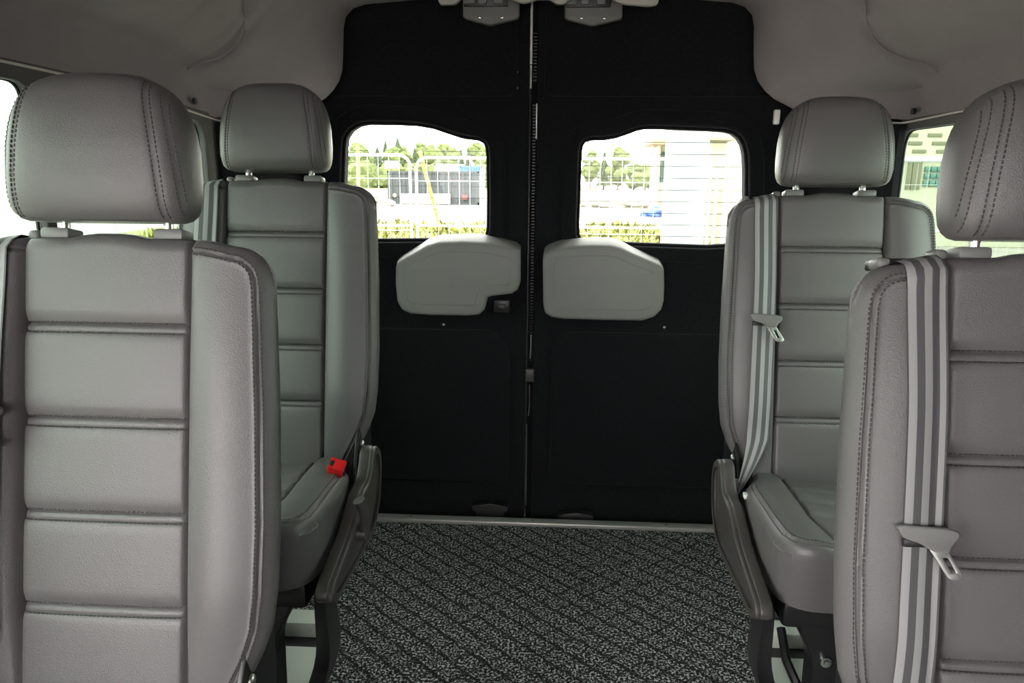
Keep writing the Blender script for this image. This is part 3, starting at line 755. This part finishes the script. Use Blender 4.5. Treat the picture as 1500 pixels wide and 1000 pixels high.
    for sg in (-1, 1):
        def leg():
            b = bmesh.new(); rows = []
            for t in np.linspace(0, 1, 10):
                z = zt*(1-t)+.018*t; x = sg*(.205-.10*t**1.6); y = -.29+.17*sm(t*1.1)
                w, d = .009+.010*t, .034-.012*math.sin(math.pi*t)+.03*t
                rows.append([b.verts.new((x+a*w, y+c*d, z)) for a, c in ((-1, -1), (1, -1), (1, 1), (-1, 1))])
            for A, B in zip(rows, rows[1:]):
                for k in range(4): b.faces.new((A[k], A[(k+1) % 4], B[(k+1) % 4], B[k]))
            b.faces.new(rows[0]); b.faces.new(rows[-1])
            es = [e for e in b.edges if len(e.link_faces) == 2 and e.calc_face_angle(0) > .6]
            bmesh.ops.bevel(b, geom=es, offset=.003, segments=2, affect='EDGES')
            bmesh.ops.recalc_face_normals(b, faces=b.faces); me = bpy.data.meshes.new('leg'); b.to_mesh(me); b.free(); return finish(me, 'black_steel', 40)
        P('leg', 'leg%d%.3f' % (sg, lift), leg, z=False)
    def frame():
        pl = roundpoly([(-.155, zt+.005), (-.145, zt-.05), (-.118, zt-.10), (-.112, .06), (.112, .06), (.118, zt-.10), (.145, zt-.05), (.155, zt+.005)], .02)
        return plate_mesh('pedestal', pl, [roundpoly([(-.03, .10), (.06, .10), (.06, zt-.17), (-.03, zt-.17)], .02)], .05, .003, lambda a, b_, c: (a, -.30-c, b_), 'black_steel')
    pd = P('pedestal', 'ped%.3f' % lift, frame, z=False)
    for i, x in enumerate((-.098, .098)):
        P('bolt', 'pb%d%.3f' % (i, lift), lambda: BM().cyl((x, -.324, zt-.098), (x, -.332, zt-.098), .011, .010, 20).cyl((x, -.331, zt-.098), (x, -.335, zt-.098), .006, .005, 6).mesh('bolt', 'chrome'), pd)
    def base():
        b = BM(); b.box((-.095, -.42, .001), (.095, .045, .020), .004); return b.mesh('floor_plate', 'pale_paint')
    P('floor_plate', 'base', base, z=False)
    def beam():
        b = BM(); b.box((-.066, .085, .001), (.066, .145, .055), .005); return b.mesh('rear_rail', 'pale_paint')
    P('rear_rail', 'beam', beam, z=False)
    def blk():
        b = BM(); b.box((-.066, .045, .001), (.066, .09, .016)); return b.mesh('rail_insert', 'black_rubber')
    P('rail_insert', 'blk', blk, z=False)
    def lock():
        b = BM(); b.tube([(-.035, -.10, .022), (-.035, .02, .03), (-.033, .08, .075)], .011, 8); return b.mesh('floor_lock_lever', 'black_plastic')
    P('floor_lock_lever', 'lock', lock, z=False)
    return root
van_seat((-.586, .781, 0), 0, 'light grey leather seat standing in front of the seat with the red buckle', .39)
van_seat((.592, .752, 0), -.008, 'grey leather seat whose striped belt carries a silver tongue low down, ahead of another seat', .292)
van_seat((-.613, 1.455, 0), .072, 'grey leather seat with red belt buckle and recliner lever, beside the rear doors', .34)
rr = van_seat((.612, 1.490, 0), .05, 'grey leather seat whose belt tongue hangs at mid height, beside the rear doors', .345)
b = BM(); b.box((-.208, -.122, ZC+.050), (-.198, -.108, ZC+.060), .001, M=None); o = b.obj('belt_label', 'pale_paint', rr); o.location.z = -.0

# =================================================================== OUTDOORS
GZ = -.66
def ground_h(x, y): return GZ
b = BM(); b.box((-150, -60, GZ-.3), (150, 260, GZ)); struct('ground', b.mesh('ground', 'gravel', 0))
# grassy strips lying on the ground
def patch(name, x0, x1, y0, y1, h, material, label):
    V = []; Fc = []; nx, ny = 36, 14
    for j in range(ny+1):
        for i in range(nx+1):
            x = x0+(x1-x0)*i/nx; y = y0+(y1-y0)*j/ny; e = math.sin(math.pi*i/nx)**.4*math.sin(math.pi*j/ny)**.6
            V.append((x, y, GZ+.005+h*e*(.7+.6*mnoise.noise((x*.3, y*.3, 1)))))
    for j in range(ny):
        for i in range(nx): k = j*(nx+1)+i; Fc.append((k, k+1, k+nx+2, k+nx+1))
    return tag(obj(name, pydata(name, V, Fc, material, 60)), label, 'grass', kind='stuff')
patch('grass_verge', -14, 3.4, 12, 25, .15, 'weed', 'weedy green verge behind the mesh fence')
patch('dry_meadow', -40, 40, 66, 100, .8, 'straw', 'yellow dry meadow in front of the trees')
def weeds(name, x0, x1, y0, y1, n, hmin, hmax, material, label):
    V = []; Fc = []
    for _ in range(n):
        x, y = random.uniform(x0, x1), random.uniform(y0, y1); 
        if mnoise.noise((x*.5, y*.4, 3)) < -.12: continue
        h = random.uniform(hmin, hmax); 
        for _k in range(5):
            a = random.uniform(0, 6.28); l = random.uniform(.25, .6)*h; w = .03+.03*random.random(); hh = h*random.uniform(.6, 1)
            dx, dy = math.cos(a), math.sin(a); o = len(V); zb = GZ+.02
            V += [(x-dy*w, y+dx*w, zb), (x+dy*w, y-dx*w, zb), (x+dx*l*.5+dy*w, y+dy*l*.5-dx*w, zb+hh*.7), (x+dx*l*.5-dy*w, y+dy*l*.5+dx*w, zb+hh*.7), (x+dx*l, y+dy*l, zb+hh)]
            Fc += [(o, o+1, o+2, o+3), (o+3, o+2, o+4)]
    return tag(obj(name, pydata(name, V, Fc, material, 0)), label, 'plants', kind='stuff')
weeds('tall_weeds', -11, 3.4, 12.5, 24, 3600, .25, .6, 'weed', 'tall leafy weeds growing on the verge')

def fence_panel(x0, x1, Y, label, zt=1.385, sign=False):
    e = empty('fence_panel', ((x0+x1)/2, Y, GZ), label, 'fence', 'temporary mesh fence panels')
    def L(x, y, z): return (x-(x0+x1)/2, y-Y, z-GZ)
    r = .12; fr = BM(); zb = GZ+.12
    arc = [(x0+.03, zb)]+[(x0+.03, zt-r)]+[(x0+.03+r-r*math.cos(a), zt-r+r*math.sin(a)) for a in np.linspace(.2, 1.57, 6)]+[(x1-.03-r+r*math.cos(a), zt-r+r*math.sin(a)) for a in np.linspace(1.57, .2, 6)]+[(x1-.03, zt-r), (x1-.03, zb)]
    fr.tube([L(x, Y, z) for x, z in arc], .016, 10); fr.tube([L(x0+.03, Y, zb+.02), L(x1-.03, Y, zb+.02)], .017, 8)
    fr.tube([L(x0+.03, Y, .62), L(x1-.03, Y, .62)], .012, 8)
    fr.obj('frame', 'zinc_wire', e, 60)
    for xp in (x0+.09, x1-.09):
        p_ = BM(); p_.box(L(xp-.07, Y-.20, GZ), L(xp+.07, Y+.20, GZ+.13), .02); p_.obj('foot_block', 'concrete', e)
    w = BM(); n = int((x1-x0-.06)/.115)
    for k in range(1, n): x = x0+.03+(x1-x0-.06)*k/n; w.tube([L(x, Y, zb), L(x, Y, zt)], .0025, 4)
    for z in np.linspace(zb+.25, zt-.25, 6): w.tube([L(x0+.03, Y, z), L(x1-.03, Y, z)], .0025, 4)
    wo_ = w.obj('mesh_wire', 'zinc_wire', e, 0); wo_['kind'] = 'stuff'
    if sign: b = BM(); c = onY(577, 241, Y); b.box(L(c.x-.10, Y-.02, c.z-.04), L(c.x+.06, Y-.012, c.z+.04), .003); b.obj('fence_sign', 'fence_sign_white', e)
YFN = 8.0
xa = onY(605, 240, YFN).x; xb = onY(1047, 240, YFN).x
fence_panel(xa-3.5, xa-.005, YFN, 'mesh fence panel with a small white sign, next to the leaning yellow pole', sign=True)
fence_panel(xa+.005, xb-.005, YFN, 'mesh fence panel between two others, in front of the dark container', 1.36)
fence_panel(xb+.005, xb+3.45, YFN, 'mesh fence panel in front of the khaki pillar', 1.36)
fence_panel(xb+3.58, xb+6.9, YFN+.1, 'mesh fence panel in front of the cream building', 1.36)

# leaning timber poles
a, c = onY(648, 325, 22), onY(615, 222, 20.5)
b = BM(); b.tube([(a.x, 22, GZ+.0), tuple(Vector((a.x, 22, GZ)).lerp(c, .5)), tuple(c)], [.045, .055, .06], 10); tag(b.obj('timber_pole', 'wood'), 'yellow timber pole leaning behind the mesh fence', 'pole')
a = onY(524, 214, 24); b = BM(); b.tube([(a.x-.05, 24, GZ), (a.x, 24, a.z)], [.07, .06], 10); tag(b.obj('timber_stake', 'wood'), 'thin upright timber stake in front of the trees', 'pole')

# galvanised post close behind the right door
p0 = onY(1012, 190, 3.1); b = BM(); b.cyl((p0.x-.01, 3.1, GZ), (p0.x-.01, 3.1, 3.4), .092, .086, 40); tag(b.obj('steel_post', 'galvanised'), 'thick galvanised steel post standing close behind the rear window', 'post')

# containers
def container(name, px0, px1, py0, Y, depth, m1, label, ribs, zb=GZ):
    A, B = onY(px0, py0, Y), onY(px1, py0, Y); zt = A.z
    e = empty(name, ((A.x+B.x)/2, Y, zb), label, 'container'); w = (B.x-A.x)/2; h = zt-zb
    b = BM(); b.box((-w, .06, .12), (w, depth, h)); b.obj('body', m1, e)
    n = ribs
    for k in range(n):
        x = -w+2*w*(k+.5)/n; b = BM(); b.box((x-w/n*.55, 0, .15), (x+w/n*.55, .07, h-.1), .02, 1); b.obj('side_panel', m1, e)
    for z0, z1 in ((.0, .16), (h-.12, h)):
        b = BM(); b.box((-w, -.02, z0), (w, .08, z1)); b.obj('rail', m1, e)
    for x in (-w, w-.12):
        b = BM(); b.box((x, -.02, 0), (x+.12, .1, h)); b.obj('corner_post', m1, e)
    return e
ec = container('cargo_container', 567, 702, 250, 50, 2.4, 'container_dark', 'long dark grey container behind the mesh fence', 14)
for x0, x1, z0, z1, m_ in ((-2.3, 1.2, .05, .75, 'concrete'), (2.0, 2.4, .35, .7, 'brick_red')):
    b = BM(); b.box((x0, -.25, z0), (x1, -.03, z1), .03); b.obj('skirt_panel', m_, ec)
b = BM(); b.cyl((-2.7, -.03, .62), (-2.7, -.10, .62), .14, n=16); b.obj('round_mark', 'roof_tan', ec)
container('white_site_cabin', 636, 674, 240, 58, 2.5, 'container_white', 'white site cabin rising behind the dark container', 6)
container('blue_container', 673, 706, 243, 57, 2.4, 'container_blue', 'blue container rising behind the dark container', 8)

# trees at the far edge
def tree(px, py, Y, kind, width, label):
    P_ = onY(px, py, Y); h = P_.z-GZ; e = empty('conifer_tree' if kind else 'broadleaf_tree', (P_.x, Y, GZ), label, 'tree', 'trees on the horizon')
    b = BM(); b.cyl((0, 0, 0), (0, 0, h*.8), .18, .06, 8); b.obj('trunk', 'bark', e)
    V = []; Fc = []; rnd = random.Random(int(px*13+py))
    if kind:
        L = 9
        for k in range(L):
            z0 = h*(.12+.80*k/L); r = width*(1-k/L)**.85*rnd.uniform(.8, 1.15)+.1; z1 = z0+h*.24; n = 14; o = len(V)
            V.append((0, 0, min(z1, h)))
            for j in range(n): q = r*(1 if j % 2 else .55)*rnd.uniform(.8, 1.2); a_ = 2*math.pi*j/n+k; V.append((q*math.cos(a_), q*math.sin(a_), z0-(.12*r if j % 2 else 0)))
            Fc += [(o, o+1+j, o+1+(j+1) % n) for j in range(n)]
    else:
        bm_ = bmesh.new()
        for k in range(16):
            t = rnd.uniform(.25, .9); rr_ = width*(.9-.55*abs(t-.5))*rnd.uniform(.3, .55); a_ = rnd.uniform(0, 6.28); q = width*.62*rnd.random()*(1.1-.6*t)
            r_ = bmesh.ops.create_icosphere(bm_, subdivisions=2, radius=rr_, matrix=Matrix.Translation((q*math.cos(a_), q*math.sin(a_), h*t)))
            for v in r_['verts']: v.co += Vector((rnd.uniform(-1, 1), rnd.uniform(-1, 1), rnd.uniform(-1, 1)))*rr_*.22
        zmax = max(v.co.z for v in bm_.verts)
        for v in bm_.verts: v.co.z *= h/zmax if v.co.z > h*.5 else 1
        me = bpy.data.meshes.new('crown'); bm_.to_mesh(me); bm_.free(); obj('crown', finish(me, 'leaf', 0), e); return
    obj('crown', pydata('crown', V, Fc, 'conifer', 0), e)
TL = [(500, 218, 0, 3.2), (528, 208, 0, 3.0), (545, 222, 0, 3), (552, 213, 1, 1.8), (564, 203, 1, 1.6), (575, 214, 0, 2.6), (582, 199, 1, 2.1), (592, 213, 0, 2.8), (607, 213, 1, 1.4), (616, 208, 0, 2.2), (628, 211, 0, 2.6), (640, 216, 0, 2.6), (652, 209, 0, 3), (664, 215, 0, 2.6), (675, 214, 1, 1.5), (686, 215, 1, 1.3), (700, 208, 0, 3), (716, 214, 0, 3), (866, 219, 0, 2.2), (886, 219, 1, 1.5), (907, 214, 0, 2.8), (930, 238, 0, 2.6), (947, 240, 0, 2.6), (960, 236, 0, 3)]
for i, (px, py, k, w) in enumerate(TL):
    side = 'seen behind the dark container' if px < 730 else 'seen beside the small shelter'
    tree(px, py, 112+(i*7) % 17, k, w, ('pointed dark conifer at the far edge of the meadow, ' if k else 'rounded green tree at the far edge of the meadow, ')+side)
bm_ = bmesh.new(); rnd = random.Random(5)      # undergrowth between them
for k in range(70):
    x = onY(rnd.uniform(480, 735), 240, 104).x; r_ = bmesh.ops.create_icosphere(bm_, subdivisions=2, radius=rnd.uniform(1, 1.9), matrix=Matrix.Translation((x, 104+rnd.uniform(-1, 2), GZ+rnd.uniform(.5, 2.6))))
    for v in r_['verts']: v.co += Vector((rnd.uniform(-1, 1), rnd.uniform(-1, 1), rnd.uniform(-1, 1)))*.35; v.co.z = max(v.co.z, GZ)
me = bpy.data.meshes.new('undergrowth'); bm_.to_mesh(me); bm_.free(); tag(obj('undergrowth', finish(me, 'leaf', 0)), 'low green undergrowth along the foot of the far trees', 'shrubs', kind='stuff')
# rubble heaps, tarpaulin
def heap(px, py, Y, rx, h, m_, nm, label, cat):
    P_ = onZ(px, py, GZ) if Y is None else onY(px, py, Y); bm_ = bmesh.new(); bmesh.ops.create_icosphere(bm_, subdivisions=4, radius=1)
    for v in bm_.verts:
        n = mnoise.noise(v.co*2.2)*.35+mnoise.noise(v.co*6)*.12; v.co = Vector((v.co.x*rx*(1+n), v.co.y*rx*.6*(1+n), max(-.03, v.co.z*h*(1+n))))
    me = bpy.data.meshes.new(nm); bm_.to_mesh(me); bm_.free(); o = obj(nm, finish(me, m_, 60)); o.location = (P_.x, P_.y, GZ+.03); tag(o, label, cat)
heap(908, 292, 48, 2.4, .55, 'rubble', 'rubble_heap', 'low heap of grey brown rubble beside the steel post', 'rubble')
heap(512, 292, 46, 2.6, .9, 'rubble', 'rubble_heap', 'rubble heap beside the dark container', 'rubble')
heap(868, 291, 56, 1.5, .35, 'gravel', 'sand_heap', 'small pale sand heap in the yard', 'sand')
heap(964, 296, 36.5, .8, .42, 'tarp_blue', 'tarpaulin', 'crumpled blue tarpaulin lying beside the steel post', 'tarpaulin')

# shelter with tan roof
YS = 40; A = onY(955, 290, YS); e = empty('shelter', (A.x, YS, GZ), 'small open shelter with a tan roof behind the steel post', 'shelter')
def SX(px): return onY(px, 250, YS).x-A.x
def SZ(py): return onY(965, py, YS).z-GZ
b = BM(); b.box((SX(946), -1.5, SZ(213)), (SX(1000), 2.5, SZ(205)), .05); b.obj('roof', 'roof_tan', e)
for x0, x1 in ((953, 956), (962, 966), (976, 979)):
    b = BM(); b.box((SX(x0), -.1, 0), (SX(x1), .1, SZ(212)), .02); b.obj('post', 'cream_wall', e)
b = BM(); b.box((SX(964), .15, 0), (SX(1000), 2.2, SZ(212)), .02); b.obj('wall', 'cream_wall', e)
b = BM(); b.box((SX(968), .05, SZ(268)), (SX(973), .16, SZ(222)), .02); b.obj('pane', 'window_dark', e)

# cream building to the right with slit windows, khaki pillar
YB = 21.0
def BX(px, py=240): return onY(px, py, YB).x
x0 = BX(1062); e = empty('cream_building', (x0, YB, GZ), 'pale cream building with rows of narrow windows behind the fence', 'building')
def bz(py, px=1370): return onY(px, py, YB).z-GZ
b = BM(); b.box((0, 0, 0), (26, 9, 11), .03); b.obj('wall', 'cream_wall', e)
b = BM(); b.box((-.06, -.12, bz(234)), (26, .02, bz(229)), .02); b.obj('band', 'container_white', e)
for r, py in enumerate((198, 210, 222)):
    for k, px in enumerate((1336, 1371, 1406, 1441, 1476)):
        X = BX(px+6*r, py)-x0; b = BM(); b.box((X-.22, -.03, bz(py)-.05), (X+.16, .02, bz(py)+.05), .01); b.obj('slit_window', 'khaki_wall', e)
for r, (py0, py1) in enumerate(((252, 244), (262, 254), (273, 264))):
    for k in range(5):
        X = BX(1355+k*9)-x0; b = BM(); b.box((X, -.06, bz(py0)), (X+.15, .02, bz(py1)), .008); b.obj('green_pane', 'green_pane', e)
for k in range(3):
    X = BX(1329+k*8)-x0; b = BM(); b.box((X, -.05, bz(278)), (X+.10, .02, bz(237)), .008); b.obj('door_leaf', 'khaki_wall', e)
a, c = onY(1040, 250, 19), onY(1062, 250, 19)
b = BM(); b.box((a.x, 19, GZ), (c.x, 19.6, onY(1050, 202, 19).z), .03); b.box((a.x-.12, 18.85, onY(1050, 206, 19).z), (c.x+.2, 19.7, onY(1050, 199, 19).z), .02); tag(b.obj('khaki_pillar', 'khaki_wall'), 'khaki pillar beside the cream building behind the steel post', 'pillar')
